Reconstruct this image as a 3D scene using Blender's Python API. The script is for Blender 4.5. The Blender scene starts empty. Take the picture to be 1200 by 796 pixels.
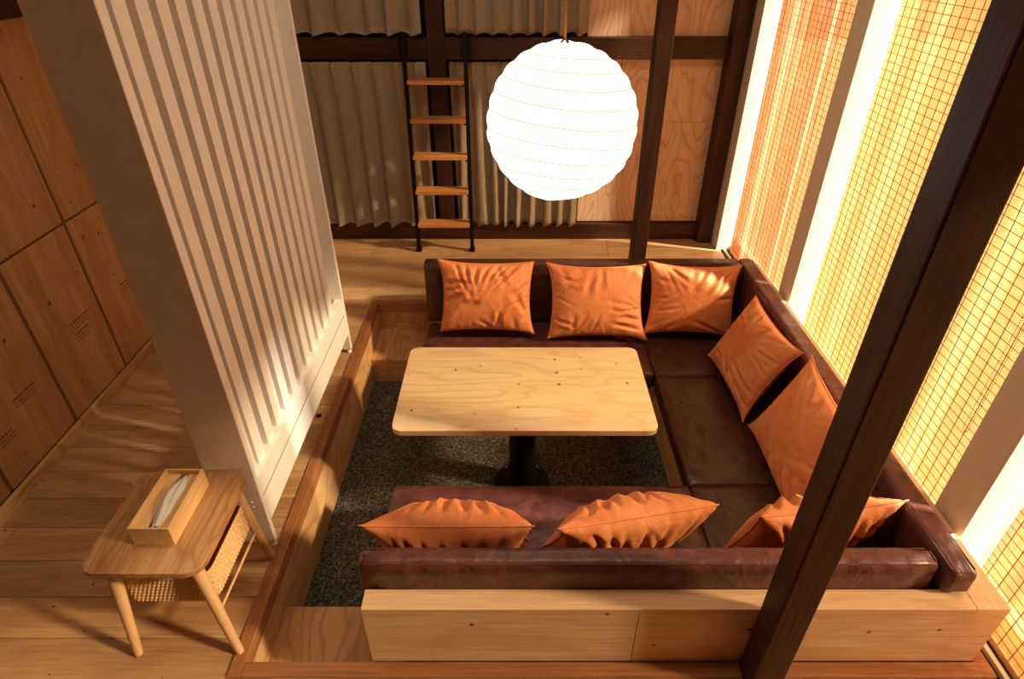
import bpy, bmesh, math, random
from mathutils import Vector, Matrix
random.seed(7)
C = bpy.context.scene
COL = C.collection
H = 2.1                      # camera height above the wooden floor; most numbers below are in units of H

# ------------------------------------------------------------------ camera, world, sun, exposure
cam = bpy.data.cameras.new('camera'); camo = bpy.data.objects.new('camera', cam); COL.objects.link(camo)
camo.location = (0, 0, H); camo.rotation_euler = (math.radians(90 - 33.71), 0, 0)
cam.sensor_width = 36; cam.lens = 716 / 1200 * 36; cam.shift_x = -4 / 1200; cam.clip_start = .02
C.camera = camo
C.view_settings.view_transform = 'Standard'; C.view_settings.look = 'None'
C.view_settings.gamma = 1; C.view_settings.use_curve_mapping = False
C.view_settings.exposure = 0.12
w = bpy.data.worlds.new('world'); C.world = w; w.use_nodes = True
w.node_tree.nodes['Background'].inputs[0].default_value = (1.0, .93, .80, 1)
w.node_tree.nodes['Background'].inputs[1].default_value = .9
sun = bpy.data.lights.new('sun', 'SUN'); suno = bpy.data.objects.new('sun', sun); COL.objects.link(suno)
sun.energy = 33; sun.color = (1, .90, .76); sun.angle = math.radians(5)
suno.rotation_euler = (-Vector((1.0, -.27, .60))).to_track_quat('-Z', 'Y').to_euler()
def area(name, loc, target, size, power, color):
    l = bpy.data.lights.new(name, 'AREA'); o = bpy.data.objects.new(name, l); COL.objects.link(o)
    l.energy = power; l.color = color; l.size = size; o.location = loc
    o.rotation_euler = (Vector(target) - Vector(loc)).to_track_quat('-Z', 'Y').to_euler()
    return o
area('loft_ceiling_light', (.3, 1.7, 4.35), (0, 2.2, 0), 1.2, 30, (1, .78, .55))  # unseen area light added as warm fill from above
area('ceiling_light', (-1.6, 1.9, 4.35), (-1.65, 1.9, 0), .8, 22, (1, .80, .56))  # second unseen fill, added to brighten the left side

# ------------------------------------------------------------------ materials
def lin(c): return tuple(((x / 12.92) if x <= .04045 else ((x + .055) / 1.055) ** 2.4) for x in c)
def rgb(r, g, b): return lin((r / 255, g / 255, b / 255)) + (1,)
class NT:
    def __init__(s, name):
        s.m = bpy.data.materials.new(name); s.m.use_nodes = True
        s.t = s.m.node_tree; s.b = s.t.nodes['Principled BSDF']; s.out = s.t.nodes['Material Output']
    def n(s, typ, **kw):
        nd = s.t.nodes.new(typ)
        for k, v in kw.items(): setattr(nd, k, v)
        return nd
    def l(s, a, b): s.t.links.new(a, b)
    def coord(s, scale, rnd=True):
        tc = s.n('ShaderNodeTexCoord'); mp = s.n('ShaderNodeMapping'); src = tc.outputs['Object']
        if rnd:
            oi = s.n('ShaderNodeObjectInfo'); mu = s.n('ShaderNodeVectorMath', operation='SCALE')
            mu.inputs[0].default_value = (13.1, 7.7, 19.3); s.l(oi.outputs['Random'], mu.inputs['Scale'])
            ad = s.n('ShaderNodeVectorMath', operation='ADD'); s.l(src, ad.inputs[0]); s.l(mu.outputs[0], ad.inputs[1]); src = ad.outputs[0]
        s.l(src, mp.inputs[0]); mp.inputs['Scale'].default_value = scale
        return mp.outputs[0]
    def noise(s, vec, scale=1, detail=4, rough=.55, dist=0):
        n = s.n('ShaderNodeTexNoise'); s.l(vec, n.inputs['Vector'])
        n.inputs['Scale'].default_value = scale; n.inputs['Detail'].default_value = detail
        n.inputs['Roughness'].default_value = rough; n.inputs['Distortion'].default_value = dist
        return n.outputs['Fac']
    def math(s, op, a, b=None, c=None, clamp=False):
        n = s.n('ShaderNodeMath', operation=op); n.use_clamp = clamp
        for i, v in enumerate((a, b, c)):
            if v is None: continue
            if isinstance(v, (int, float)): n.inputs[i].default_value = v
            else: s.l(v, n.inputs[i])
        return n.outputs[0]
    def ramp(s, f, *st):
        r = s.n('ShaderNodeValToRGB'); s.l(f, r.inputs[0]); e = r.color_ramp.elements
        while len(e) < len(st): e.new(.5)
        for k, (p, c) in zip(e, st): k.position = p; k.color = c if len(c) == 4 else (*c, 1)
        return r.outputs['Color']
    def mix(s, f, a, b, blend='MIX'):
        n = s.n('ShaderNodeMix', data_type='RGBA', blend_type=blend)
        for i, v in ((0, f), (6, a), (7, b)):
            if isinstance(v, (int, float)): n.inputs[i].default_value = v
            elif isinstance(v, tuple): n.inputs[i].default_value = v
            else: s.l(v, n.inputs[i])
        return n.outputs[2]
    def bump(s, h, strength=.2, dist=.01):
        b = s.n('ShaderNodeBump'); b.inputs['Strength'].default_value = strength; b.inputs['Distance'].default_value = dist
        s.l(h, b.inputs['Height']); s.l(b.outputs[0], s.b.inputs['Normal'])
def plain(name, col, rough=.5, metal=0, **kw):
    t = NT(name); t.b.inputs['Base Color'].default_value = col
    t.b.inputs['Roughness'].default_value = rough; t.b.inputs['Metallic'].default_value = metal
    v = t.coord((1, 1, 1)); n = t.noise(v, 14, 3)
    t.l(t.mix(n, tuple(c * .9 for c in col[:3]) + (1,), tuple(min(1, c * 1.08) for c in col[:3]) + (1,)), t.b.inputs['Base Color'])
    for k, x in kw.items(): t.b.inputs[k.replace('_', ' ')].default_value = x
    return t.m
def wood(name, light, dark, axis='x', plane='xy', contour=0., cfreq=34, knots=0., rough=.45, var=.18, grain=.5, coat=0., mott=0., kscale=6.):
    """straight fine grain along `axis`, optional rotary-cut contour figure and knots"""
    t = NT(name)
    def sc(a, b): return {'x': (a, b, b), 'y': (b, a, b), 'z': (b, b, a)}[axis]
    v = t.coord((1, 1, 1))
    def mapped(scale):
        m = t.n('ShaderNodeMapping'); t.l(v, m.inputs[0]); m.inputs['Scale'].default_value = scale; return m.outputs[0]
    broad = t.noise(mapped(sc(.7, 7)), 1, 3, .6, .6)
    fine = t.noise(mapped(sc(3.5, 95)), 1, 5, .7)
    base = t.ramp(broad, (.3, dark), (.72, light))
    f2 = t.math('MULTIPLY', t.math('SUBTRACT', .56, fine, clamp=True), grain * 5.5, clamp=True)
    dk = tuple(c * .45 for c in dark[:3]) + (1,)
    col = t.mix(f2, base, dk)
    if contour:
        b = t.noise(mapped(sc(1.0, 3.6)), 1, 2.2, .45, .35)
        s = t.math('SINE', t.math('MULTIPLY', b, cfreq * 3.0))
        ln = t.math('POWER', t.math('MULTIPLY_ADD', s, .5, .5, clamp=True), 5)
        col = t.mix(t.math('MULTIPLY', ln, contour), col, (dark[0] * .66, dark[1] * .5, dark[2] * .38, 1))
    if mott:
        mo = t.noise(v, 2.4, 4, .6)
        col = t.mix(t.math('MULTIPLY', t.math('SUBTRACT', mo, .45, clamp=True), mott * 4, clamp=True), col, dk)
    if knots:
        vo = t.n('ShaderNodeTexVoronoi', voronoi_dimensions='2D'); vo.inputs['Scale'].default_value = 1
        sx_ = t.n('ShaderNodeSeparateXYZ'); t.l(mapped(sc(kscale * .8, kscale)), sx_.inputs[0]); cb_ = t.n('ShaderNodeCombineXYZ')
        t.l(sx_.outputs['XYZ'.index(plane[0].upper())], cb_.inputs[0]); t.l(sx_.outputs['XYZ'.index(plane[1].upper())], cb_.inputs[1])
        t.l(cb_.outputs[0], vo.inputs['Vector'])
        sep = t.n('ShaderNodeSeparateColor'); t.l(vo.outputs['Color'], sep.inputs[0])
        size = t.math('MULTIPLY', t.math('SUBTRACT', sep.outputs[0], .3, clamp=True), .12 * knots)
        k = t.math('LESS_THAN', vo.outputs['Distance'], size)
        halo = t.math('LESS_THAN', vo.outputs['Distance'], t.math('MULTIPLY', size, 2.1))
        col = t.mix(t.math('MULTIPLY', halo, .28), col, dk)
        col = t.mix(k, col, (.035, .014, .006, 1))
    oi = t.n('ShaderNodeObjectInfo'); hs = t.n('ShaderNodeHueSaturation')
    t.l(t.math('MULTIPLY_ADD', oi.outputs['Random'], var, 1 - var / 2), hs.inputs['Value']); t.l(col, hs.inputs['Color'])
    t.l(hs.outputs[0], t.b.inputs['Base Color'])
    t.b.inputs['Roughness'].default_value = rough; t.b.inputs['Coat Weight'].default_value = coat
    t.bump(fine, .12, .003)
    return t.m
M = {}
M['floor'] = wood('oak_floor', rgb(206, 162, 114), rgb(168, 122, 78), 'x', contour=.26, cfreq=22, knots=.3, rough=.38, var=.30, grain=.36)
M['subfloor'] = plain('subfloor', rgb(70, 42, 22), .8)
M['trim'] = wood('reddish_trim', rgb(178, 120, 72), rgb(146, 90, 50), 'x', rough=.38, var=.1)
M['trim_y'] = wood('reddish_trim_long', rgb(178, 120, 72), rgb(146, 90, 50), 'y', rough=.38, var=.1)
M['ply_y'] = wood('pit_plywood_long', rgb(226, 180, 124), rgb(200, 148, 94), 'y', contour=.5, cfreq=26, knots=.3, rough=.42, var=.08, grain=.2)
M['ply_x'] = wood('pit_plywood', rgb(216, 166, 110), rgb(190, 136, 84), 'y', contour=.55, cfreq=30, knots=.4, rough=.42, var=.08, grain=.14)
M['ply_wall'] = wood('wall_plywood', rgb(226, 186, 146), rgb(208, 162, 120), 'z', contour=.5, cfreq=34, knots=.2, rough=.5, var=.08, grain=.2)
M['panel'] = wood('cedar_panel', rgb(216, 170, 118), rgb(184, 134, 84), 'z', plane='yz', grain=.34, kscale=7, contour=.2, cfreq=14, knots=.6, rough=.6, var=.16, mott=.25)
M['groove'] = wood('groove_wood', rgb(150, 108, 66), rgb(118, 80, 46), 'z', rough=.7)
M['dark'] = wood('dark_stained_timber', rgb(80, 46, 28), rgb(48, 27, 17), 'z', rough=.55, var=.1, grain=.6, knots=.3)
M['dark_x'] = wood('dark_stained_beam', rgb(84, 48, 26), rgb(50, 27, 15), 'x', rough=.42, var=.1, grain=.6)
for _k in ('dark', 'dark_x'): M[_k].node_tree.nodes['Principled BSDF'].inputs['Specular IOR Level'].default_value = .25
M['pine'] = wood('pine_board', rgb(232, 194, 150), rgb(214, 170, 124), 'x', plane='xz', kscale=5.5, contour=.2, cfreq=12, knots=.55, rough=.42, var=.07, grain=.28)
M['pine_y'] = wood('pine_board_long', rgb(232, 194, 150), rgb(214, 170, 124), 'y', contour=.14, cfreq=12, knots=.6, rough=.42, var=.07, grain=.28)
M['table'] = wood('table_plywood', rgb(244, 212, 164), rgb(230, 190, 136), 'x', kscale=7.5, contour=.3, cfreq=20, knots=.48, rough=.36, var=.02, grain=.14)
M['side'] = wood('side_table_oak', rgb(206, 158, 106), rgb(170, 120, 74), 'y', contour=.5, cfreq=34, rough=.4, var=.03, grain=.4)
M['leg'] = wood('pale_leg_wood', rgb(232, 188, 136), rgb(214, 164, 110), 'z', rough=.42, var=.05, grain=.3)
M['tissue_box'] = wood('tissue_box_wood', rgb(232, 192, 132), rgb(214, 168, 108), 'y', rough=.5, var=.03, grain=.3)
M['rung'] = wood('rung_wood', rgb(216, 148, 84), rgb(188, 118, 62), 'x', rough=.45, var=.1, grain=.35)
M['white'] = plain('white_painted_wood', rgb(242, 236, 226), .38)
M['jamb'] = plain('cream_window_post', rgb(222, 200, 172), .5)
M['ceil'] = wood('ceiling_boards', rgb(110, 72, 44), rgb(84, 52, 30), 'y')
M['plaster'] = wood('brown_wall_boards', rgb(120, 80, 50), rgb(92, 58, 34), 'z')
M['black'] = plain('black_metal', rgb(22, 20, 20), .4, .6)
M['chrome'] = plain('bolt_metal', rgb(190, 185, 178), .25, 1)
M['gap'] = plain('dark_backing', rgb(26, 16, 10), .9)
M['tissue'] = plain('tissue_paper', rgb(244, 236, 226), .9)
M['track'] = plain('track_metal', rgb(214, 200, 178), .4)
M['wire'] = plain('blind_thread', rgb(124, 86, 46), .8)

def leather(name, base, hi):
    t = NT(name); v = t.coord((1, 1, 1))
    n = t.noise(v, 16, 6, .7, .5); n2 = t.noise(v, 46, 4, .6)
    c = t.ramp(n, (.32, base), (.68, hi))
    c = t.mix(t.math('MULTIPLY', n2, .55), c, tuple(x * .5 for x in base[:3]) + (1,))
    t.l(c, t.b.inputs['Base Color']); t.b.inputs['Roughness'].default_value = .36
    t.l(t.math('MULTIPLY_ADD', n2, .25, .26), t.b.inputs['Roughness'])
    cr = t.noise(t.coord((1, 1, 1)), 5.5, 3, .5, 1.4)
    t.bump(t.math('ADD', t.math('MULTIPLY', cr, 3.2), t.math('MULTIPLY', n2, .3)), .45, .008)
    return t.m
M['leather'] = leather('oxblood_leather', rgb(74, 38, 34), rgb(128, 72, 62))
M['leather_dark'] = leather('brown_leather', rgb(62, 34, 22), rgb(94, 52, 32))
def velvet(name, col, dk):
    t = NT(name); v = t.coord((1, 1, 1)); n = t.noise(v, 7, 4, .6, .8)
    t.l(t.ramp(n, (.3, dk), (.7, col)), t.b.inputs['Base Color'])
    t.b.inputs['Roughness'].default_value = .62; t.b.inputs['Sheen Weight'].default_value = .35
    t.b.inputs['Sheen Roughness'].default_value = .35; t.b.inputs['Sheen Tint'].default_value = (1, .62, .34, 1)
    m = t.n('ShaderNodeMapping'); t.l(v, m.inputs[0]); m.inputs['Scale'].default_value = (9, 5, 9)
    cr = t.noise(m.outputs[0], 1.1, 4, .6, 1.8)
    t.bump(cr, .30, .02)
    return t.m
M['velvet'] = velvet('orange_velvet', rgb(232, 146, 86), rgb(208, 114, 58))
def linen():
    t = NT('curtain_linen'); v = t.coord((1, 1, 1)); n = t.noise(v, 130, 3, .7)
    t.l(t.ramp(n, (.3, rgb(172, 152, 124)), (.7, rgb(220, 198, 168))), t.b.inputs['Base Color'])
    t.b.inputs['Roughness'].default_value = .85; t.bump(n, .2, .002); return t.m
M['linen'] = linen()
def carpet():
    t = NT('speckled_carpet'); v = t.coord((1, 1, 1)); n = t.noise(v, 95, 2, .8); n2 = t.noise(v, 60, 3, .7)
    c = t.ramp(n, (.38, rgb(30, 27, 22)), (.5, rgb(72, 66, 53)), (.64, rgb(140, 129, 106)))
    t.l(t.mix(t.math('MULTIPLY', n2, .5), c, rgb(46, 40, 32)), t.b.inputs['Base Color'])
    t.b.inputs['Roughness'].default_value = .95; t.bump(n, .9, .006); return t.m
M['carpet'] = carpet()
def weave():
    t = NT('woven_cord'); v = t.coord((1, 1, 1)); n = t.noise(v, 90, 3)
    t.l(t.ramp(n, (.3, rgb(206, 158, 98)), (.7, rgb(238, 200, 146))), t.b.inputs['Base Color'])
    t.b.inputs['Roughness'].default_value = .8; return t.m
M['weave'] = weave()
def blind(name, a, b, c):
    """thin woven reed cloth: daylight comes through it"""
    t = NT(name); v = t.coord((1, 1, 1))
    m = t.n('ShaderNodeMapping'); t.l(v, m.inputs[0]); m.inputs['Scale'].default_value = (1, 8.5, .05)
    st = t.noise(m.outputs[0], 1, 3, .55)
    col = t.ramp(st, (.40, a), (.50, b), (.58, c))  # upright streaks: light pattern from outside painted into the reed colour
    m2 = t.n('ShaderNodeMapping'); t.l(v, m2.inputs[0]); m2.inputs['Scale'].default_value = (1, 60, 240)
    fi = t.noise(m2.outputs[0], 1, 3, .7)
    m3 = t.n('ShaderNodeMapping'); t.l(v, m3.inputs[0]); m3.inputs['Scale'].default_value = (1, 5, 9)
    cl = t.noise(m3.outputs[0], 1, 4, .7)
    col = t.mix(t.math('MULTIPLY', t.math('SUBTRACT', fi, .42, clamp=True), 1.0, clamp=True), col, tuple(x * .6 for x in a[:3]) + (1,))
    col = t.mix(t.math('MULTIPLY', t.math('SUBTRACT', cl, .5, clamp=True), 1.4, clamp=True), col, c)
    tr = t.n('ShaderNodeBsdfTranslucent'); di = t.n('ShaderNodeBsdfDiffuse'); tp = t.n('ShaderNodeBsdfTransparent')
    t.l(col, tr.inputs[0]); t.l(col, di.inputs[0]); tp.inputs[0].default_value = (1, .93, .80, 1)
    m1 = t.n('ShaderNodeMixShader'); m1.inputs[0].default_value = .84; t.l(tr.outputs[0], m1.inputs[1]); t.l(di.outputs[0], m1.inputs[2])
    mm = t.n('ShaderNodeMixShader'); mm.inputs[0].default_value = .37; t.l(m1.outputs[0], mm.inputs[1]); t.l(tp.outputs[0], mm.inputs[2])
    t.l(mm.outputs[0], t.out.inputs[0]); return t.m
M['blind_a'] = blind('reed_blind_amber', rgb(208, 136, 76), rgb(226, 170, 108), rgb(238, 222, 196))  # bay tones: outside light and shading painted into the same reed cloth
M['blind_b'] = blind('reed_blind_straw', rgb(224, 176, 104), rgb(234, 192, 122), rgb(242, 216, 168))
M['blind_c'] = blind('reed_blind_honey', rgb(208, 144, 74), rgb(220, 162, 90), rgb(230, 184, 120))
def glass():
    t = NT('window_glass'); tp = t.n('ShaderNodeBsdfTransparent'); gl = t.n('ShaderNodeBsdfGlossy'); gl.inputs['Roughness'].default_value = .02
    mm = t.n('ShaderNodeMixShader'); mm.inputs[0].default_value = .06; t.l(tp.outputs[0], mm.inputs[1]); t.l(gl.outputs[0], mm.inputs[2])
    t.l(mm.outputs[0], t.out.inputs[0]); return t.m
M['glass'] = glass()
def emit(name, col, s, grain=True):
    t = NT(name); v = t.coord((1, 1, 1)); n = t.noise(v, 16, 4, .7)
    t.l(t.mix(n, tuple(c * .94 for c in col[:3]) + (1,), col), t.b.inputs['Emission Color'])
    t.b.inputs['Emission Strength'].default_value = s; t.b.inputs['Base Color'].default_value = (.8, .76, .66, 1)
    t.b.inputs['Roughness'].default_value = .8; return t.m
M['paper'] = emit('lit_paper', (1, .94, .78, 1), 2.4)
M['paper_rib'] = emit('lit_paper_rib', (1, .93, .68, 1), .78)
M['paper_rib'].node_tree.nodes['Principled BSDF'].inputs['Base Color'].default_value = (.05, .04, .02, 1)
M['cord'] = wood('braided_cord', rgb(196, 128, 60), rgb(150, 88, 36), 'z', rough=.7)
M['ink'] = plain('faded_ink', rgb(128, 84, 50), .8)

# ------------------------------------------------------------------ helpers (coordinates in units of H)
def addbox(bm, x0, x1, y0, y1, z0, z1, bev=0, seg=2):
    t = bmesh.new(); bmesh.ops.create_cube(t, size=1)
    for v in t.verts:
        v.co = Vector(((x0 + x1) / 2 + v.co.x * (x1 - x0), (y0 + y1) / 2 + v.co.y * (y1 - y0), (z0 + z1) / 2 + v.co.z * (z1 - z0))) * H
    if bev: bmesh.ops.bevel(t, geom=t.edges[:], offset=bev, segments=seg, profile=.5, affect='EDGES')
    merge(bm, t); return bm
def merge(bm, t):
    me = bpy.data.meshes.new('tmp'); t.to_mesh(me); t.free(); bm.from_mesh(me); bpy.data.meshes.remove(me)
def box(x0, x1, y0, y1, z0, z1, bev=0, seg=2): return addbox(bmesh.new(), x0, x1, y0, y1, z0, z1, bev, seg)
def tube(bm, pts, r, seg=10, cap=True, metres=False, radii=None):
    """round tube through pts (H units unless metres)"""
    P = [Vector(p) * (1 if metres else H) for p in pts]; rings = []
    for i, p in enumerate(P):
        d = (P[min(i + 1, len(P) - 1)] - P[max(i - 1, 0)]).normalized()
        a = d.orthogonal().normalized() if i == 0 else (rings_a - d * rings_a.dot(d)).normalized()
        rings_a = a; b = d.cross(a); rr = radii[i] if radii else r
        rings.append([bm.verts.new(p + (a * math.cos(k * 2 * math.pi / seg) + b * math.sin(k * 2 * math.pi / seg)) * rr) for k in range(seg)])
    for i in range(len(rings) - 1):
        for k in range(seg): bm.faces.new((rings[i][k], rings[i][(k + 1) % seg], rings[i + 1][(k + 1) % seg], rings[i + 1][k]))
    if cap: bm.faces.new(rings[0][::-1]); bm.faces.new(rings[-1])
    return bm
def obj(name, bm, mat, parent=None, smooth=False, kind=None):
    me = bpy.data.meshes.new(name)
    bmesh.ops.recalc_face_normals(bm, faces=bm.faces[:])
    if parent is not None:
        off = parent.location.copy()
        if parent.parent: off += parent.parent.location
        bmesh.ops.translate(bm, verts=bm.verts[:], vec=-off)
    bm.to_mesh(me); bm.free(); o = bpy.data.objects.new(name, me); COL.objects.link(o)
    if mat: me.materials.append(mat)
    if smooth:
        for p in me.polygons: p.use_smooth = True
        if smooth != 'all': me.set_sharp_from_angle(angle=math.radians(38))
    if parent is not None: o.parent = parent
    if kind: o['kind'] = kind
    return o
def struct(name, bm, mat, parent=None, smooth=False):
    o = obj(name, bm, mat, parent, smooth)
    if parent is None: o['kind'] = 'structure'
    return o
def tag(o, label, cat, group=None):
    o['label'] = label; o['category'] = cat
    if group: o['group'] = group
    return o
def thing(name, label, cat, loc=(0, 0, 0), group=None):
    o = bpy.data.objects.new(name, None); COL.objects.link(o); o.location = Vector(loc) * H; o.empty_display_size = .1
    return tag(o, label, cat, group)
def sempty(name, loc=(0, 0, 0)):
    o = bpy.data.objects.new(name, None); COL.objects.link(o); o.location = Vector(loc) * H; o['kind'] = 'structure'; return o

XL, XR, YB, YN, ZC = -1.05, .80, 2.235, -1.1, 2.15
ZH = 1.12                    # window head
PX, PY0, PY1, PZ = -.444, .541, 1.700, -.175           # pit: left wall, near wall, far wall, carpet level
# ------------------------------------------------------------------ room shell
fl = sempty('floor')
sb = bmesh.new()
for r in ((XL, PX - .006, YN, YB + .06), (PX - .006, XR + .06, YN, PY0 - .006), (PX - .006, XR + .06, PY1 + .006, YB + .06), (.753, XR + .06, PY0 - .006, PY1 + .006)):
    addbox(sb, *r, -.05, -.0095)
obj('subfloor', sb, M['subfloor'], fl)
def plank(x0, x1, y0, y1):
    g = .0005
    obj('floor_plank', box(x0 + g, x1 - g, y0 + g, y1 - g, -.009, 0, .0009, 1), M['floor'], fl)
pitch = .0772; y = 1.741 - pitch * 18
TX0 = -.4665
rows = []
while y < YB + .01: rows.append((y, min(y + pitch, YB + .012))); y += pitch
for (a, b) in rows:
    x = XL - random.uniform(0, .7); cuts = []
    while x < .775:
        cuts.append(x); x += random.uniform(.72, .92)
    cuts.append(.775)
    for i in range(len(cuts) - 1):
        x0, x1 = max(cuts[i], XL), cuts[i + 1]
        if x1 - x0 < .02: continue
        # clip against the pit with its edging
        ylo, yhi = .516, 1.728
        if b <= ylo or a >= yhi: plank(x0, x1, a, b); continue
        if x0 < TX0: plank(x0, min(x1, TX0), a, b)
        if x1 > TX0:
            xs = max(x0, TX0)
            if a < ylo - .004: plank(xs, x1, a, ylo)
            if b > yhi + .004: plank(xs, x1, yhi, b)
tw = .0225
struct('trim_1', box(TX0, PX, .516, 1.728, -.03, .003, .003), M['trim_y'])
struct('trim_2', box(PX, .366, .516, PY0, -.03, .003, .003), M['trim'])
struct('trim_3', box(.4146, .776, .516, PY0, -.03, .003, .003), M['trim'])
struct('trim_4', box(PX, .752, PY1, 1.728, -.03, .003, .003), M['trim'])
struct('trim_5', box(.752, .776, PY0, 1.728, -.03, .003, .003), M['trim_y'])
struct('wall_pit_left', box(PX - .006, PX, PY0 - .006, PY1 + .006, PZ, -.0301), M['ply_y'])
# upper strip of the pit wall directly under the edging is the same sheet
struct('wall_pit_near', box(PX, .752, PY0 - .006, PY0, PZ, -.0301), M['ply_x'])
struct('wall_pit_far', box(PX, .752, PY1, PY1 + .006, PZ, -.0301), M['ply_x'])
struct('wall_pit_right', box(.752, .758, PY0, PY1, PZ, -.0301), M['ply_y'])
cp = struct('floor_pit', box(PX - .006, .758, PY0 - .006, PY1 + .006, PZ - .02, PZ - .004), M['subfloor'])
tag(obj('carpet', box(PX, .752, PY0, PY1, PZ - .004, PZ, 0), M['carpet']), 'charcoal and beige speckled carpet covering the bottom of the sunken pit', 'carpet')

# walls
wl = struct('wall_left', box(XL - .06, XL - .008, YN, YB + .06, -.05, ZC), M['groove'])
ys = [1.333 + .2235 * i for i in range(-5, 5)]
for i in range(len(ys) - 1):
    for (z0, z1) in ((.028, .4335), (.4395, .850)):
        obj('wood_panel', box(XL - .008, XL, ys[i] + .0048, ys[i + 1] - .0048, z0, z1, .002, 1), M['panel'], wl)
for yy in ys:
    obj('joint_strip', box(XL - .0085, XL - .004, yy - .0048, yy + .0048, .028, .85), M['groove'], wl)
obj('joint_strip', box(XL - .0085, XL - .0042, ys[0], ys[-1], .4335, .4395), M['groove'], wl)
def stamp(yc, zc, s):
    b = bmesh.new(); r = random.Random(int(yc * 1000))
    for row in range(3):
        yy = yc - s / 2
        while yy < yc + s / 2:
            l = r.uniform(.003, .009); addbox(b, XL, XL + .0002, yy, yy + l, zc + row * .008, zc + row * .008 + .0035 * (1.4 if row == 2 else .7)); yy += l + .0022
    obj('ink_stamp', b, M['ink'], wl)
for (a, b_, s) in ((1.02, .165, .06), (1.245, .21, .07), (1.245, .18, .05), (1.46, .20, .06), (.93, .12, .05)): stamp(a, b_, s)
struct('baseboard_left', box(XL, XL + .010, YN, YB, 0, .026, .003), M['ply_y'])
struct('trim_6', box(XL - .008, XL + .022, YN, YB, .853, .915, .004), M['dark_x'])
obj('upper_panel', box(XL - .008, XL, YN, YB, .915, ZC), M['panel'], wl)
wb = struct('wall_back', box(XL, XR + .06, YB + .012, YB + .06, 0, ZC), M['gap'])
for (x0, x1, z0, z1) in ((.238, .70, .066, .4385), (.238, .70, .4395, .648), (.238, .70, .7145, 1.3), (.238, .70, 1.301, ZC), (XL, .238, 1.35, ZC)):
    obj('plywood_panel', box(x0, x1, YB - .005, YB + .012, z0, z1, .001, 1), M['ply_wall'], wb)
nb = bmesh.new()
for zz in (.449, .428, .09, .63):
    x = .255
    while x < .70:
        tube(nb, [(x, YB - .0056, zz), (x, YB - .004, zz)], .0022, 6); x += .047
obj('nail_heads', nb, M['ink'], wb, kind='stuff')
struct('wall_near', box(XL, XR + .06, YN - .05, YN, -.05, ZC), M['plaster'])
struct('ceiling', box(XL - .06, XR + .4, YN - .05, YB + .06, ZC, ZC + .04), M['ceil'])

# dark timber frame of the back wall
struct('trim_7', box(XL, .70, YB - .035, YB + .012, .648, .7145, .004), M['dark_x'])
struct('trim_8', box(XL, .70, YB - .028, YB + .012, 0, .062, .004), M['dark_x'])
tag(obj('timber_post', box(-.289, -.232, 2.196, YB + .012, .062, ZC, .005), M['dark']), 'dark stained timber post on back wall, seen through the ladder', 'post')
tag(obj('timber_post', box(.70, .752, 2.17, YB + .012, 0, ZC, .005), M['dark']), 'dark stained timber post in back corner beside the windows', 'post')
tag(obj('timber_post', box(.363, .408, 1.735, 1.782, 0, ZC, .005), M['dark']), 'slim dark timber post standing on floor behind the far sofa', 'post')
tag(obj('timber_post', box(.366, .4146, .491, .5375, 0, ZC, .006), M['dark']), 'large dark timber post in the foreground, crossing the near sofa', 'post')

# window wall
PO = [(2.109, YB + .012), (1.467, 1.540), (.679, .7525), (-.10, -.03)]
for i, (a, b) in enumerate(PO):
    struct('trim_%d' % (10 + i), box(.757, .815, a, b, 0, ZH, .003), M['jamb'])
bays = [(1.540, 2.109), (.7525, 1.467), (-.03, .679)]
labels = ['amber woven blind with pale vertical streaks, nearest the back wall', 'bright straw yellow woven blind between the two white window posts, bead chain at its side', 'honey coloured woven blind at the near right corner, reaching the floor']
for i, (a, b) in enumerate(bays):
    wn = sempty('window_%d' % (i + 1), (.84, (a + b) / 2, 0))
    obj('pane', box(.847, .850, a - .01, b + .01, .03, ZH - .02), M['glass'], wn)
    fr = bmesh.new()
    for (y0, y1, z0, z1) in ((a - .03, b + .03, -.02, .03), (a - .03, b + .03, ZH - .03, ZH), (a - .03, a - .005, .03, ZH - .03), (b + .005, b + .03, .03, ZH - .03)):
        addbox(fr, .835, .862, y0, y1, z0, z1)
    obj('window_frame', fr, M['white'], wn)
    g = 0.022
    bt = thing('woven_blind', labels[i], 'blind', (.803, (a + b) / 2, .01), 'woven window blinds')
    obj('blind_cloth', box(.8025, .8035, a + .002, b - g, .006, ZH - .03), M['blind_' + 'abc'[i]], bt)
    th = bmesh.new(); yy = a + .01
    while yy < b - g:
        addbox(th, .8012, .8024, yy - .00045, yy + .00045, .006, ZH - .03); yy += .0265
    obj('warp_threads', th, M['wire'], bt, kind='stuff')
    th = bmesh.new(); z = .012; k = 0
    while z < ZH - .03:
        y0 = a + .002 
        addbox(th, .8008, .8016, y0, b - g, z - .0005, z + .0005); z += .0172; k += 1
    obj('weft_threads', th, M['wire'], bt, kind='stuff')
    obj('bottom_bar', box(.800, .806, a + .002, b - g, .002, .012, .002), M['leg'], bt)
    obj('head_rail', box(.790, .812, a + .002, b - .002, ZH - .03, ZH, .002), M['white'], bt)
    if i == 1:
        ch = bmesh.new()
        for dy in (0, .012):
            z = .28
            while z < ZH - .04:
                bmesh.ops.create_icosphere(ch, subdivisions=1, radius=.0022, matrix=Matrix.Translation(Vector((.788, .797 + dy, z)) * H)); z += .0045
        for k in range(9):
            an = math.pi * k / 8
            bmesh.ops.create_icosphere(ch, subdivisions=1, radius=.0022, matrix=Matrix.Translation(Vector((.788, .803 + .006 * math.cos(an), .28 - .010 * math.sin(an))) * H))
        obj('bead_chain', ch, M['black'], bt, kind='stuff')
struct('trim_14', box(.783, .792, YN, YB, -.009, .006, .002), M['track'])
struct('trim_15', box(.776, .783, YN, YB, -.012, -.004), M['gap'])
struct('trim_16', box(.792, .835, YN, YB, -.03, -.006), M['gap'])
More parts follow.
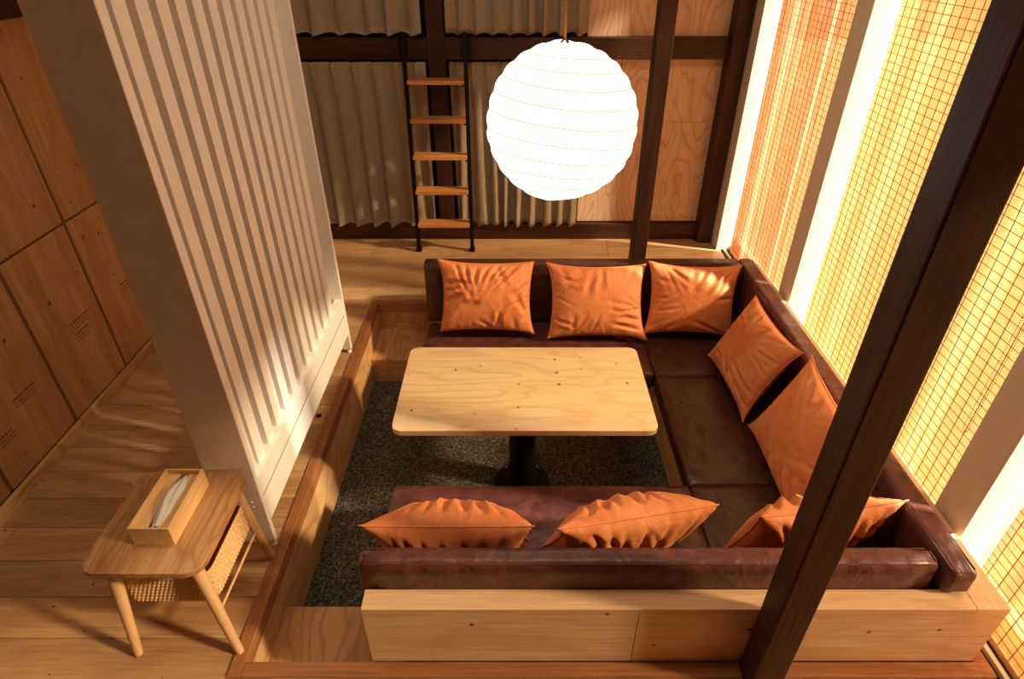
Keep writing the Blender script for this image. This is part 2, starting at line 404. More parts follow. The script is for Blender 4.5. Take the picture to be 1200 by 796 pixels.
struct('wall_right', box(.757, .862, YN, YB + .06, ZH, ZC), M['plaster'])
struct('wall_right_near', box(.78, .862, YN, -.13, 0, ZH), M['plaster'])
# ground outside
struct('ground_outside', box(.862, 8, -6, 8, -.12, -.06), plain('outside_gravel', rgb(190, 170, 140), .9))

# ------------------------------------------------------------------ pit steps
def step(label, x0, x1, y0, y1, zt, front_high):
    t = thing('wooden_step', label, 'step', ((x0 + x1) / 2, (y0 + y1) / 2, PZ), 'plywood steps in the pit')
    if front_high: obj('riser', box(x0, x1, y1 - .012, y1 - .002, PZ, zt - .009), M['ply_x'], t)
    else: obj('riser', box(x0, x1, y0 + .002, y0 + .012, PZ, zt - .009), M['ply_x'], t)
    obj('tread', box(x0, x1, y0, y1, zt - .009, zt, .0015), M['ply_x'], t)
step('plywood step inside the near left corner of the pit', PX, -.20, PY0, .699, -.09, True)
step('plywood step inside the far left corner of the pit, beside the far sofa', PX, -.225, 1.523, PY1, -.09, False)

# ------------------------------------------------------------------ bench carcass (three sides)
bb = thing('bench_base', 'U shaped pine bench base around the pit with a wide front board near the camera', 'bench', (.26, .56, 0))
BX0, BX1, BZ = -.2344, .750, .147
jx = .189
obj('front_board', box(BX0, jx - .0006, PY0 + .001, PY0 + .0095, .0035, BZ - .009), M['pine'], bb)
obj('front_board', box(jx + .0006, BX1, PY0 + .001, PY0 + .0095, .0035, BZ - .009), M['pine'], bb)
obj('ledge_board', box(BX0, .70, PY0 + .001, .5765, BZ - .009, BZ, .0012, 1), M['pine'], bb)
mb = bmesh.new()   # mitred side ledge
def poly_prism(bm, pts, z0, z1):
    lo = [bm.verts.new(Vector((x, y, z0)) * H) for x, y in pts]; hi = [bm.verts.new(Vector((x, y, z1)) * H) for x, y in pts]
    bm.faces.new(lo[::-1]); bm.faces.new(hi); n = len(pts)
    for i in range(n): bm.faces.new((lo[i], lo[(i + 1) % n], hi[(i + 1) % n], hi[i]))
    return bm
obj('ledge_board', poly_prism(mb, [(.7006, PY0 + .001), (BX1, PY0 + .001), (BX1, PY1), (.7006, PY1)], BZ - .009, BZ), M['pine_y'], bb)
obj('ledge_board', box(BX0, .70, 1.634, PY1, BZ - .009, BZ, .0012, 1), M['pine'], bb)
obj('side_board', box(BX1 - .0085, BX1, PY0 + .0096, PY1 - .001, .0035, BZ - .009), M['pine_y'], bb)
obj('back_board', box(BX0, BX1, PY1 - .010, PY1 - .001, .0035, BZ - .009), M['pine'], bb)
obj('end_board', box(BX0, BX0 + .0085, PY0 + .0096, .575, PZ + .09, BZ - .009), M['pine'], bb)
cz = -.052
obj('seat_riser', box(-.245, .395, .905, .916, PZ, cz), M['pine'], bb)
obj('seat_riser', box(.392, .403, .917, 1.345, PZ, cz), M['pine_y'], bb)
obj('seat_riser', box(-.21, .403, 1.345, 1.356, PZ, cz), M['pine'], bb)
obj('seat_lip', box(.3845, .392, .925, 1.335, cz - .012, cz), M['pine_y'], bb)

def pad(name, label, b6, mat, bev=.018, group=None, cat='cushion', lap=None):
    x0, x1, y0, y1, z0, z1 = b6
    t = thing(name, label, cat, ((x0 + x1) / 2, (y0 + y1) / 2, z0), group)
    bm = box(x0 + .001, x1 - .001, y0 + .001, y1 - .001, z0, z1, 0)
    bmesh.ops.subdivide_edges(bm, edges=bm.edges[:], cuts=18, use_grid_fill=True)
    cx, cy, cz_ = (x0 + x1) / 2 * H, (y0 + y1) / 2 * H, (z0 + z1) / 2 * H
    hx, hy, hz = (x1 - x0) / 2 * H, (y1 - y0) / 2 * H, (z1 - z0) / 2 * H
    r = min(bev, hx * .9, hy * .9, hz * .9); rn = random.Random(hash(label) & 1023 if False else len(label))
    ph = [rn.uniform(0, 6.3) for _ in range(6)]
    for v in bm.verts:
        q = Vector((v.co.x - cx, v.co.y - cy, v.co.z - cz_))
        c = Vector((max(-hx + r, min(hx - r, q.x)), max(-hy + r, min(hy - r, q.y)), max(-hz + r, min(hz - r, q.z))))
        d = q - c
        if d.length > 1e-6:
            q = c + d.normalized() * r
        # slight crown and slack
        u_, w_ = q.x / hx, q.y / hy
        s = math.sin(q.x * 17 + ph[0]) * math.sin(q.y * 13 + ph[1]) + .6 * math.sin(q.x * 41 + q.y * 23 + ph[2])
        if abs(q.z) > hz * .8 and hz < hx and hz < hy: q.z += math.copysign((1 - u_ * u_) * (1 - w_ * w_) * .006, q.z) * (1 if q.z > 0 else 0) + s * .0012 * (1 if q.z > 0 else 0)
        v.co = q + Vector((cx, cy, cz_))
        if lap and v.co.y < lap[0] * H + .01 and v.co.z < lap[1] * H: v.co.y = max(v.co.y, lap[0] * H)
    obj('upholstery', bm, mat, t, smooth='all')
    pp = bmesh.new(); zz = z1 - r * .35 / H; rr = .0
    # piping round the top edge
    k = r * .3 / H; P = []
    for (sx, sy) in ((-1, -1), (1, -1), (1, 1), (-1, 1)):
        px, py = (x1 - .001 - k if sx > 0 else x0 + .001 + k), (y1 - .001 - k if sy > 0 else y0 + .001 + k)
        P.append((px, py, z1 - k * .75))
    def inset(p, q, f=.012):
        d = (Vector(q) - Vector(p)).normalized() * f; return tuple(Vector(p) + d)
    for i in range(4):
        a, b = P[i], P[(i + 1) % 4]
        tube(pp, [inset(a, b, .006), inset(b, a, .006)], .0022, 6)
    obj('piping', pp, mat, t, smooth=True)
    return t
G1, G2 = 'leather seat cushions of the U shaped sofa', 'leather back cushions of the U shaped sofa'
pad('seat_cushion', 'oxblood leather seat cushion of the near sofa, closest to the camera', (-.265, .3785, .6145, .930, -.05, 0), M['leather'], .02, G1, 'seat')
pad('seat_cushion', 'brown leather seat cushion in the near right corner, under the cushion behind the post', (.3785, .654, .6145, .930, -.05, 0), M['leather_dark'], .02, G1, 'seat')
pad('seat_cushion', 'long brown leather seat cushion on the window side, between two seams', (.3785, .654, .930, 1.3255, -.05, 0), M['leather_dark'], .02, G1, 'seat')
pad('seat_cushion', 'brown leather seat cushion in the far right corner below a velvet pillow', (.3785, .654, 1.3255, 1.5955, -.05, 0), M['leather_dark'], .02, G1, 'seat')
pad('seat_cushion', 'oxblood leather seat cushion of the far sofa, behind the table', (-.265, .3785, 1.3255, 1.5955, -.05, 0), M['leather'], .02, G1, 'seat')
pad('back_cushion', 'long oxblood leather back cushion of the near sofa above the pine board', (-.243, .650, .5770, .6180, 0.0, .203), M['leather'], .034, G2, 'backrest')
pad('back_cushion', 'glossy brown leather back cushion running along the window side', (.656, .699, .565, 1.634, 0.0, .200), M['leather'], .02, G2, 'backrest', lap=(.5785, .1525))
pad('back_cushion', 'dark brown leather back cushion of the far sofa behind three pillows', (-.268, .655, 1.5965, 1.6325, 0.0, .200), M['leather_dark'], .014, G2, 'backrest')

# ------------------------------------------------------------------ velvet pillows
def pillow(label, c, xa, up, w, h, t, seed, fold=1., fan=()):
    """c centre, xa along width, up along height, all in H; w,h,t metres"""
    rn = random.Random(seed)
    root = thing('throw_pillow', label, 'pillow', c, 'orange velvet throw pillows')
    xa = Vector(xa).normalized(); up = Vector(up); up = (up - xa * up.dot(xa)).normalized(); nz = xa.cross(up)
    N = 60; bm = bmesh.new(); C0 = Vector(c) * H
    # folds radiating from points on the border
    folds = []
    for k in range(18):
        side = rn.randrange(4); s = rn.uniform(-.85, .85)
        p = [(s, 1), (s, -1), (1, s), (-1, s)][side]
        a = math.atan2(-p[1], -p[0]) + rn.uniform(-.6, .6)
        folds.append((p[0], p[1], math.cos(a), math.sin(a), rn.uniform(.5, 1.1), rn.uniform(.35, 1) * fold, rn.uniform(.045, .09)))
    for (px, py, tx, ty) in fan:
        d = math.hypot(tx - px, ty - py); folds.append((px, py, (tx - px) / d, (ty - py) / d, d, 1.35, rn.uniform(.05, .075)))
    nf = rn.uniform(0, 6.3); ears = [rn.uniform(1.0, 1.08) for _ in range(4)]
    def P(i, j, sgn):
        u, v = -1 + 2 * i / N, -1 + 2 * j / N
        # outline pulled in between the corners
        ou = u * (1 - .085 * (1 - v * v) * abs(u)) ; ov = v * (1 - .085 * (1 - u * u) * abs(v))
        e = ears[(u > 0) * 2 + (v > 0)]; q = (abs(u) * abs(v)) ** 6
        ou *= 1 + (e - 1) * q; ov *= 1 + (e - 1) * q
        prof = max(0, (1 - u ** 2) * (1 - v ** 2)) ** .44
        d = t / 2 * prof
        ed = min(1 - abs(u), 1 - abs(v))
        pl = (math.sin(v * 31 + nf + 2 * math.sin(v * 5)) * math.exp(-(1 - abs(u)) * 9) + math.sin(u * 29 + nf * 2 + 2 * math.sin(u * 4 + 1)) * math.exp(-(1 - abs(v)) * 7)) * .0034 * min(1, ed * 12)
        f = 0
        for (px, py, dx, dy, ln, am, wd) in folds:
            ax, ay = u - px, v - py; al = ax * dx + ay * dy; pr = abs(-ax * dy + ay * dx)
            if 0 < al < ln: 
                ww = wd * (.6 + .5 * al / ln)
                f -= am * .011 * math.exp(-(pr / ww) ** 2) * math.sin(math.pi * min(1, al / ln + .12)) - am * .006 * math.exp(-((pr - 1.7 * ww) / ww) ** 2) * math.sin(math.pi * al / ln)
        d = max(0, d + (pl + f * min(1, ed * 6) ) * (fold))
        return C0 + xa * ou * w / 2 + up * ov * h / 2 + nz * d * sgn
    front = [[bm.verts.new(P(i, j, 1)) for j in range(N + 1)] for i in range(N + 1)]
    back = [[front[i][j] if i in (0, N) or j in (0, N) else bm.verts.new(P(i, j, -1)) for j in range(N + 1)] for i in range(N + 1)]
    for i in range(N):
        for j in range(N):
            bm.faces.new((front[i][j], front[i + 1][j], front[i + 1][j + 1], front[i][j + 1]))
            bm.faces.new((back[i][j], back[i][j + 1], back[i + 1][j + 1], back[i + 1][j]))
    rim = [P(i, 0, 1) for i in range(N)] + [P(N, j, 1) for j in range(N)] + [P(i, N, 1) for i in range(N, 0, -1)] + [P(0, j, 1) for j in range(N, 0, -1)]
    obj('cover', bm, M['velvet'], root, smooth='all')
    sm = bmesh.new(); tube(sm, [p / H for p in rim] + [rim[0] / H], .0028, 6, cap=False)
    obj('seam', sm, M['velvet'], root, smooth='all')
    return root
def pil4(label, tl, tr, bl, br, t, seed, fold=1., off=0, wk=.985, hk=.985, fan=()):
    tl, tr, bl, br = map(Vector, (tl, tr, bl, br)); c = (tl + tr + bl + br) / 4
    xa = (tr - tl) + (br - bl); up = (tl - bl) + (tr - br)
    n = xa.normalized().cross(up.normalized()); c = c + n * off
    return pillow(label, tuple(c), xa, up, xa.length / 2 * H * wk, up.length / 2 * H * hk, t, seed, fold, fan)
pil4('orange velvet pillow at the left end of the far sofa, creases fanning from its top', (-.215, 1.572, .224), (.053, 1.572, .220), (-.223, 1.50, .028), (.053, 1.495, .026), .17, 3, 1.2, .0, fan=[(x, 1, -.28, -.15) for x in (-.7, -.45, -.2, .05, .3, .5, .75)])
pil4('orange velvet pillow in the middle of the far sofa, directly behind the table', (.096, 1.578, .208), (.372, 1.578, .208), (.092, 1.475, .022), (.376, 1.475, .020), .17, 11, .8, .0, fan=[(1, -.5, .3, -.45), (1, -.2, .35, -.3), (-1, -.45, -.4, -.75), (.1, 1, .05, .2), (.95, -.8, .2, -.6)])
pil4('orange velvet pillow in the far right corner under the slim post', (.376, 1.572, .222), (.640, 1.552, .212), (.382, 1.490, .024), (.630, 1.488, .022), .17, 19, .8, .0, fan=[(.3, 1, -.1, .3), (.6, 1, .2, .25), (.85, .9, .35, .1), (-.6, 1, -.2, .5), (.8, -1, -.1, -.5)])
pil4('orange velvet pillow leaning on the window side backrest, the farther of two', (.650, 1.135, .212), (.650, 1.425, .185), (.562, 1.115, .014), (.550, 1.385, .016), .15, 23, .9, -.012, 1.0, fan=[(-1, -.8, -.1, -.5), (-1, -.5, 0, -.3), (-.7, -1, -.1, -.4), (-.3, -1, 0, -.4), (-.2, 1, -.1, .3), (.3, 1, .1, .3), (-1, .5, -.3, .3)])
pil4('orange velvet pillow on the window side backrest, partly hidden by the foreground post', (.652, .80, .205), (.652, 1.06, .235), (.565, .81, .014), (.565, 1.09, .016), .16, 31, .7, -.012, 1.05, fan=[(.9, 1, .2, .4), (.6, 1, 0, .4), (.2, 1, 0, .5), (-.6, -1, -.2, -.4), (-.9, -1, -.3, -.2)])
pil4('orange velvet pillow at the left end of the near sofa, seen from above', (.028, .648, .208), (-.2436, .648, .208), (.028, .770, .016), (-.2436, .770, .016), .23, 37, .9, .0, fan=[(x, 1, x * .5, .2) for x in (-.7, -.45, -.2, .1, .35, .6)])
pil4('orange velvet pillow turned slantwise in the middle of the near sofa, pointed right corner', (.344, .695, .203), (.066, .650, .200), (.322, .81, .016), (.060, .755, .016), .21, 41, .9, .0, fan=[(x, 1, x * .6 + .1, .1) for x in (-.8, -.4, -.1, .2, .6)])
pil4('orange velvet pillow behind the foreground post in the near right corner', (.668, .690, .203), (.4186, .690, .200), (.625, .79, .016), (.375, .73, .016), .19, 47, 1.0, .0, fan=[(x, 1, x * .6, .1) for x in (-.8, -.5, -.2, .1, .4, .7)])

# ------------------------------------------------------------------ table
tb = thing('dining_table', 'low rectangular plywood table on a black pedestal in the middle of the pit', 'table', (.019, 1.10, PZ))
def rrect(x0, x1, y0, y1, r, z0, z1, bev=0, n=8):
    bm = bmesh.new(); pts = []
    for (cx, cy, a0) in ((x1 - r, y1 - r, 0), (x0 + r, y1 - r, 90), (x0 + r, y0 + r, 180), (x1 - r, y0 + r, 270)):
        for k in range(n + 1):
            a = math.radians(a0 + 90 * k / n); pts.append((cx + r * math.cos(a), cy + r * math.sin(a)))
    poly_prism(bm, pts, z0, z1)
    if bev:
        es = [e for e in bm.edges if abs(e.verts[0].co.z - e.verts[1].co.z) < 1e-6]
        bmesh.ops.bevel(bm, geom=es, offset=bev, segments=3, profile=.5, affect='EDGES')
    return bm
tp = obj('tabletop', rrect(-.2585, .2985, .947, 1.252, .020, .1275, .141, .002), M['table'], tb, smooth=True)
edge_m = wood('plywood_edge', rgb(196, 150, 104), rgb(140, 96, 60), 'x', rough=.6)
eb = bmesh.new()
for z in (.1305, .1338, .1371):
    t_ = rrect(-.2588, .2988, .9467, 1.2523, .0203, z, z + .0012); merge(eb, t_)
obj('edge_plies', eb, edge_m, tp, smooth=True)
def lathe(prof, cx, cy, seg=32):
    """prof: (radius m, z in H)"""
    bm = bmesh.new(); R = []
    for r, z in prof: R.append([bm.verts.new((cx * H + r * math.cos(2 * math.pi * k / seg), cy * H + r * math.sin(2 * math.pi * k / seg), z * H)) for k in range(seg)])
    for i in range(len(R) - 1):
        for k in range(seg): bm.faces.new((R[i][k], R[i][(k + 1) % seg], R[i + 1][(k + 1) % seg], R[i + 1][k]))
    bm.faces.new(R[0][::-1]); bm.faces.new(R[-1]); return bm
obj('pedestal', lathe([(.068, PZ + .02), (.068, .12)], .017, 1.10), M['black'], tb, smooth=True)
obj('base_flange', lathe([(.145, PZ), (.145, PZ + .006), (.14, PZ + .009), (.095, PZ + .012), (.085, PZ + .022), (.07, PZ + .024)], .017, 1.10), M['black'], tb, smooth=True)
obj('top_plate', lathe([(.15, .1205), (.15, .1275)], .017, 1.10), M['black'], tb, smooth=True)
for k in range(4):
    a = math.radians(45 + 90 * k); r = .118 / H
    o = lathe([(.011, PZ + .0095), (.011, PZ + .0135), (.008, PZ + .0155), (.006, PZ + .019)], .017 + r * math.cos(a), 1.10 + r * math.sin(a), 10)
    obj('bolt', o, M['chrome'], tb, smooth=True)

# ------------------------------------------------------------------ paper lantern
LX, LY, LZ, LR = .0845, 1.15, .708, .283
lt = thing('paper_lantern', 'glowing round white paper lantern hanging over the table', 'lamp', (LX, LY, LZ))
nr = 13; bm = bmesh.new(); seg = 72; prof = []
rib_z = []
rn = random.Random(4)
for i in range(nr + 1): rib_z.append(-1 + .035 + (2 - .07) * i / nr + (rn.uniform(-.012, .012) if 0 < i < nr else 0))
tilt = Matrix.Rotation(math.radians(5), 3, 'Y') @ Matrix.Rotation(math.radians(-4), 3, 'X')
rows = []
angs = [math.asin(max(-1, min(1, z))) for z in [math.sin(math.pi / 2 * (-1 + 2 * (i + .5) / (nr + 1)) * .97) for i in range(nr + 1)]]
angs = [-math.pi / 2 * .94 + math.pi * .94 * i / nr for i in range(nr + 1)]
for i in range(nr):
    for s in range(5):
        f = s / 5; a = angs[i] + (angs[i + 1] - angs[i]) * f
        chord = LR * (1 - .022 * (1 - (2 * f - 1) ** 2)) if False else LR * (1 + .026 * (1 - (2 * f - 1) ** 2) - .006)
        rows.append((chord * math.cos(a), chord * math.sin(a)))
rows.append((LR * math.cos(angs[-1]), LR * math.sin(angs[-1])))
R = []; cen = Vector((LX, LY, LZ)) * H
for (r, z) in rows:
    ring = []
    for k in range(seg):
        a = 2 * math.pi * k / seg; wob = 1 + .004 * math.sin(5 * a + z * 30)
        ring.append(bm.verts.new(cen + tilt @ Vector((r * wob * math.cos(a), r * wob * math.sin(a), z + .004 * math.sin(2 * a + z * 12)))))
    R.append(ring)
for i in range(len(R) - 1):
    for k in range(seg): bm.faces.new((R[i][k], R[i][(k + 1) % seg], R[i + 1][(k + 1) % seg], R[i + 1][k]))
sh = obj('paper_shade', bm, M['paper'], lt, smooth='all')
rb = bmesh.new()
for i in range(1, nr):
    a = angs[i]; pts = []
    for k in range(49):
        b = 2 * math.pi * k / 48; z = LR * math.sin(a); r = LR * math.cos(a) * (1 + .004 * math.sin(5 * b + z * 30)) * 1.0
        pts.append((cen + tilt @ Vector((r * math.cos(b), r * math.sin(b), z + .004 * math.sin(2 * b + z * 12)))) / H)
    tube(rb, pts, .0031, 6, cap=False)
obj('bamboo_ribs', rb, M['paper_rib'], sh, smooth='all')
obj('top_cap', lathe([(.016, LZ + LR / H * .985), (.018, LZ + LR / H * 1.0), (.012, LZ + LR / H * 1.03), (.004, LZ + LR / H * 1.05)], LX, LY, 16), M['chrome'], lt, smooth=True)
cb = bmesh.new()
zt0 = LZ + LR / H * 1.03
for ph in (0, math.pi):
    pts = []; n = 260
    for k in range(n + 1):
        z = zt0 + (ZC - zt0) * k / n; a = ph + k * .62
        pts.append((LX + .0011 * math.cos(a), LY + .0011 * math.sin(a), z))
    tube(cb, pts, .0027, 5)
obj('cord', cb, M['cord'], lt, smooth='all')
pc = bmesh.new(); tube(pc, [(LX + .012, LY - .02, LZ - .125), (LX + .02, LY - .03, LZ - .15), (LX + .016, LY - .035, LZ - .175)], .002, 5)
obj('pull_string', pc, M['black'], lt)

# ------------------------------------------------------------------ slatted white screen
sx, sy0, sy1, sd = -.466, .770, 1.440, .086
zt = 1.42
ss = thing('slatted_screen', 'tall white screen of upright slats between wide side boards, left of the pit', 'screen', (sx - sd / 2, (sy0 + sy1) / 2, 0))
def side_board(y0, y1):
    bm = box(sx - sd, sx, y0, y1, .012, zt, .003); return bm
nb_ = obj('side_board', side_board(sy0, sy0 + .011), M['white'], ss)
fb_ = obj('side_board', side_board(sy1 - .011, sy1), M['white'], ss)
for (yy) in (sy0 + .0055, sy1 - .0055):
    for xx in (sx - .008, sx - sd + .01):
        obj('foot', lathe([(.014, 0.0005), (.014, .004), (.008, .006), (.008, .013)], xx, yy, 12), M['white'], ss, smooth=True)
obj('upper_rail', box(sx - .022, sx - .0015, sy0 + .0112, sy1 - .0112, .131, .176, .002), M['white'], ss)
obj('lower_rail', box(sx - .022, sx + .0005, sy0 + .0112, sy1 - .0112, .068, .1255, .002), M['white'], ss)
obj('rail_groove', box(sx - .021, sx - .0035, sy0 + .0112, sy1 - .0112, .1256, .1309), M['groove'], ss)  # dark filler strip, stands in for shade between the two rails
obj('top_rail', box(sx - .05, sx - .002, sy0 + .0112, sy1 - .0112, zt - .06, zt, .002), M['white'], ss)
obj('inner_rail', box(sx - sd + .004, sx - sd + .026, sy0 + .0112, sy1 - .0112, .10, .16, .002), M['white'], ss)
p0, pt = .8345, .0517
for k in range(11):
    yc = p0 + pt * k - .0
    obj('slat', box(sx - .045, sx - .010, yc - .0165, yc + .0145, .150, zt - .03, .0012, 1), M['white'], ss)
obj('slat', box(sx - .045, sx - .010, sy0 + .013, sy0 + .037, .150, zt - .03, .0012, 1), M['white'], ss)
for (du, dz) in ((-.012, .185), (-.010, .172)):
    bt_ = bmesh.new(); tube(bt_, [(sx - .016 + du * .4, sy0 - .0018, dz - .06), (sx - .016 + du * .4, sy0 + .0005, dz - .06)], .006, 10)
    obj('screw_cap', bt_, M['white'], ss)
gm = thing('cable_grommet', 'small round black cable hole in the floor beside the pit edge', 'grommet', (-.487, 1.155, 0))
obj('ring', lathe([(.022, .0002), (.022, .0018), (.018, .0022)], -.487, 1.155, 20), M['rung'], gm)
obj('hole', lathe([(.016, .0021), (.016, .0026)], -.487, 1.155, 20), M['black'], gm)

# ------------------------------------------------------------------ ladder
ld = thing('ladder', 'narrow black metal ladder with five wooden treads against back wall', 'ladder', (-.262, 2.10, 0))
def ly(z): return 2.103 + z / .72 * .066
for sx_ in (-1, 1):
    bm = bmesh.new(); x = -.262 + sx_ * .1
    pts = []
    for (z) in (0.004, .735):
        yy = ly(z)
        pts.append((yy, z))
    x_a, x_b = x - .0065, x + .0065
    vs = []
    for (yy, z) in pts:
        for (xx, dy) in ((x_a, -.009), (x_b, -.009), (x_b, .009), (x_a, .009)): vs.append(bm.verts.new(Vector((xx, yy + dy, z)) * H))
    for i in range(4): bm.faces.new((vs[i], vs[(i + 1) % 4], vs[4 + (i + 1) % 4], vs[4 + i]))
    bm.faces.new(vs[:4][::-1]); bm.faces.new(vs[4:])
    obj('rail', bm, M['black'], ld)
    obj('rubber_foot', box(x - .010, x + .010, 2.090, 2.116, 0, .014, .002), M['black'], ld)
    obj('hook_plate', box(x + sx_ * .004 - .012, x + sx_ * .004 + .012, 2.185, 2.1985, .655, .722), M['black'], ld)
for i in range(5):
    z = .111 + .121 * i
    obj('tread', box(-.262 - .0935, -.262 + .0935, ly(z) - .027, ly(z) + .030, z - .0125, z, .002), M['rung'], ld)
    for s_ in (-1, 1): obj('bracket', box(-.262 + s_ * .09 - .003, -.262 + s_ * .09 + .003, ly(z) - .02, ly(z) + .02, z - .020, z - .0127), M['black'], ld)

# ------------------------------------------------------------------ curtains
def curtain(label, x0, x1, z0, z1, n, seed, amp=.032, flare=0., y=2.206, lift=0.0):
    rn = random.Random(seed); t = thing('curtain', label, 'curtain', ((x0 + x1) / 2, y, z0), 'greige linen curtains')
    bm = bmesh.new(); NX = n * 14; NZ = 26; ph = [rn.uniform(-.9, .9) for _ in range(n + 2)]; am = [rn.uniform(.45, 1.2) for _ in range(n + 2)]
    G = []
    for j in range(NZ + 1):
        g = j / NZ; z = z1 + (z0 - z1) * g; row = []
        for i in range(NX + 1):
            f = i / NX; k = f * n; kk = min(n, int(k)); fr = k - kk
            p = ph[kk] * (1 - fr) + ph[kk + 1] * fr; a = am[kk] * (1 - fr) + am[kk + 1] * fr
            top = max(0, 1 - g * 5)
            s = math.sin(2 * math.pi * k + p * g * 2.2)
            s2 = math.copysign(abs(s) ** .8, s)
            pin = math.exp(-((fr - .5) / .09) ** 2)                        # pinch pleats at the heading
            dep = (s2 * amp * a * (.45 + .55 * g) * (1 - .6 * top)) - pin * .022 * top
            x = x0 + (x1 - x0) * f
            x += (.006 * math.sin(2 * math.pi * k * 1 + p) * g + flare * (f - .5) * g)
            zz = z + (.005 * math.sin(2 * math.pi * k + 1) if j == NZ else 0) * 1
            row.append(bm.verts.new(Vector((x, y + dep / H * .95, zz)) * H))
        G.append(row)
    for j in range(NZ):
        for i in range(NX): bm.faces.new((G[j][i], G[j][i + 1], G[j + 1][i + 1], G[j + 1][i]))
    bmesh.ops.solidify(bm, geom=bm.faces[:], thickness=.002)
    obj('cloth', bm, M['linen'], t, smooth='all')
    rd = bmesh.new(); tube(rd, [(x0, y + .012, z1 - .002), (x1, y + .012, z1 - .002)], .005, 8)
    obj('rod', rd, M['black'], t)
    return t
curtain('linen curtain below the beam, left of the ladder', -.93, -.300, .060, .640, 9, 1)
curtain('linen curtain below the beam, between the ladder and the lantern', -.222, .232, .060, .640, 9, 2)
curtain('linen curtain above the beam on the left, hem just over the beam', -.93, -.300, .725, 1.34, 8, 3, y=2.19)
curtain('linen curtain above the beam in the middle, left of the plywood', -.222, .232, .725, 1.34, 8, 4, y=2.19)

# ------------------------------------------------------------------ side table with woven basket
TX0_, TX1_, TY0_, TY1_, TT = -.653, -.468, .559, .768, .210
st = thing('side_table', 'small oak side table with rounded corners and splayed round legs by the screen', 'table', (-.568, .67, 0))
obj('tabletop', rrect(TX0_, TX1_, TY0_, TY1_, .026, TT - .011, TT, .004), M['side'], st, smooth=True)
feet = {(-1, -1): (-.626, .5545), (1, -1): (-.4585, .558), (-1, 1): (-.626, .745), (1, 1): (-.469, .7446)}
tops = {(-1, -1): (-.620, .588), (1, -1): (-.493, .588), (-1, 1): (-.620, .738), (1, 1): (-.493, .742)}
feet[(-1, 1)] = (-.632, .748)
for k, f in feet.items():
    tpv = tops[k]; lb = bmesh.new()
    tube(lb, [(f[0], f[1], 0.001), (f[0] + (tpv[0] - f[0]) * .03, f[1] + (tpv[1] - f[1]) * .03, .006), (tpv[0], tpv[1], TT - .0115)], 0, 16, radii=[.0125, .0145, .022])
    obj('leg', lb, M['leg'], st, smooth=True)
ra = bmesh.new()
tube(ra, [(-.482, .578, .078), (-.480, .742, .078)], .005, 8); obj('cross_rail', ra, M['leg'], st, smooth=True)
# woven basket under the top
bm = bmesh.new(); bx0, bx1, by0, by1, bz0, bz1 = -.632, -.484, .590, .750, .085, .156
def path_pt(s):      # s in 0..1 round the rounded rectangle
    r = .022; pts = []
    w_, d_ = bx1 - bx0 - 2 * r, by1 - by0 - 2 * r; q = math.pi / 2 * r; Lp = 2 * w_ + 2 * d_ + 4 * q; s = (s % 1) * Lp
    segs = [('l', w_, (bx0 + r, by0), (1, 0)), ('a', q, (bx1 - r, by0 + r), -90), ('l', d_, (bx1, by0 + r), (0, 1)), ('a', q, (bx1 - r, by1 - r), 0),
            ('l', w_, (bx1 - r, by1), (-1, 0)), ('a', q, (bx0 + r, by1 - r), 90), ('l', d_, (bx0, by1 - r), (0, -1)), ('a', q, (bx0 + r, by0 + r), 180)]
    for k, ln, p, d in segs:
        if s <= ln or (k == 'a' and d == 180):
            if k == 'l': return p[0] + d[0] * s, p[1] + d[1] * s, d[1], -d[0]
            a = math.radians(d + 90 * s / ln); return p[0] + r * math.cos(a), p[1] + r * math.sin(a), math.cos(a), math.sin(a)
        s -= ln
NS, NZ = 504, 44; G = []
for j in range(NZ + 1):
    g = j / NZ; row = []
    for i in range(NS):
        x, y, nx, ny = path_pt(i / NS)
        rowi = g * 9
        rel = .0020 * math.sin(2 * math.pi * i / NS * 84 + math.pi * int(rowi)) * abs(math.sin(math.pi * rowi)) / H * 1.4 + .0012 * abs(math.sin(math.pi * rowi)) / H
        shrink = max(0, 1 - g * 5) ** 2 * .012 / 1
        row.append(bm.verts.new(Vector((x + nx * (rel - shrink), y + ny * (rel - shrink), bz0 + (bz1 - bz0) * g)) * H))
    G.append(row)
for j in range(NZ):
    for i in range(NS): bm.faces.new((G[j][i], G[j][(i + 1) % NS], G[j + 1][(i + 1) % NS], G[j + 1][i]))
bm.faces.new(G[0][::-1])
bk = obj('woven_basket', bm, M['weave'], st, smooth='all')
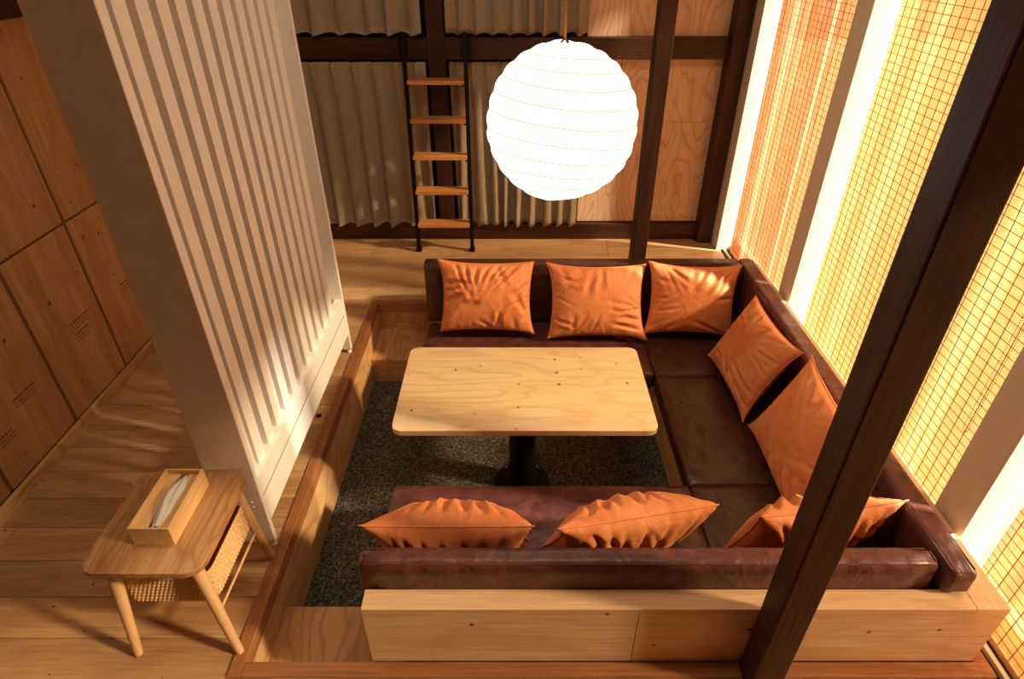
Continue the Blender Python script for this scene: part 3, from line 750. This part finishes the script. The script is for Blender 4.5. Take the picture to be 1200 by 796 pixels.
rm = bmesh.new(); tube(rm, [(path_pt(i / 72)[0], path_pt(i / 72)[1], bz1) for i in range(73)], .005, 8, cap=False); obj('rim', rm, M['weave'], bk, smooth='all')

# ------------------------------------------------------------------ tissue box
tx0, tx1, ty0, ty1, tz1 = -.589, -.526, .610, .735, .248
tbx = thing('tissue_box', 'pale open wooden tissue box lying on the side table', 'box', ((tx0 + tx1) / 2, (ty0 + ty1) / 2, TT))
th_ = .0032
obj('side_panel', box(tx0, tx0 + th_, ty0, ty1, TT, tz1, .0008, 1), M['tissue_box'], tbx)
obj('side_panel', box(tx1 - th_, tx1, ty0, ty1, TT, tz1, .0008, 1), M['tissue_box'], tbx)
obj('end_panel', box(tx0 + th_, tx1 - th_, ty0, ty0 + th_, TT, tz1, .0008, 1), M['tissue_box'], tbx)
obj('end_panel', box(tx0 + th_, tx1 - th_, ty1 - th_, ty1, TT, tz1, .0008, 1), M['tissue_box'], tbx)
ins = bmesh.new()
xm = (tx0 + tx1) / 2
addbox(ins, tx0 + th_, xm - .007, ty0 + th_, ty1 - th_, TT + .026, TT + .0285); addbox(ins, xm + .007, tx1 - th_, ty0 + th_, ty1 - th_, TT + .026, TT + .0285)
obj('slotted_lid', ins, M['tissue_box'], tbx)
bm = bmesh.new(); NI, NJ = 40, 14; G = []
for i in range(NI + 1):
    f = i / NI; yy = ty0 + .010 + (ty1 - ty0 - .020) * f; row = []
    env = math.sin(math.pi * min(1, max(0, .04 + .92 * f))) ** .6
    for j in range(NJ + 1):
        g = -1 + 2 * j / NJ
        x = xm + .003 + g * .0135 * env + .0015 * math.sin(9 * f + g)
        z = TT + .0275 + .013 * env * (1 - abs(g) ** 1.4) + .0030 * math.sin(g * 9 + f * 5) * env
        row.append(bm.verts.new(Vector((x, yy + .004 * g, z)) * H))
    G.append(row)
for i in range(NI):
    for j in range(NJ): bm.faces.new((G[i][j], G[i + 1][j], G[i + 1][j + 1], G[i][j + 1]))
bmesh.ops.solidify(bm, geom=bm.faces[:], thickness=.001)
tag(obj('tissue', bm, M['tissue'], smooth='all'), 'white folded tissue pulled up inside the wooden tissue box', 'tissue')
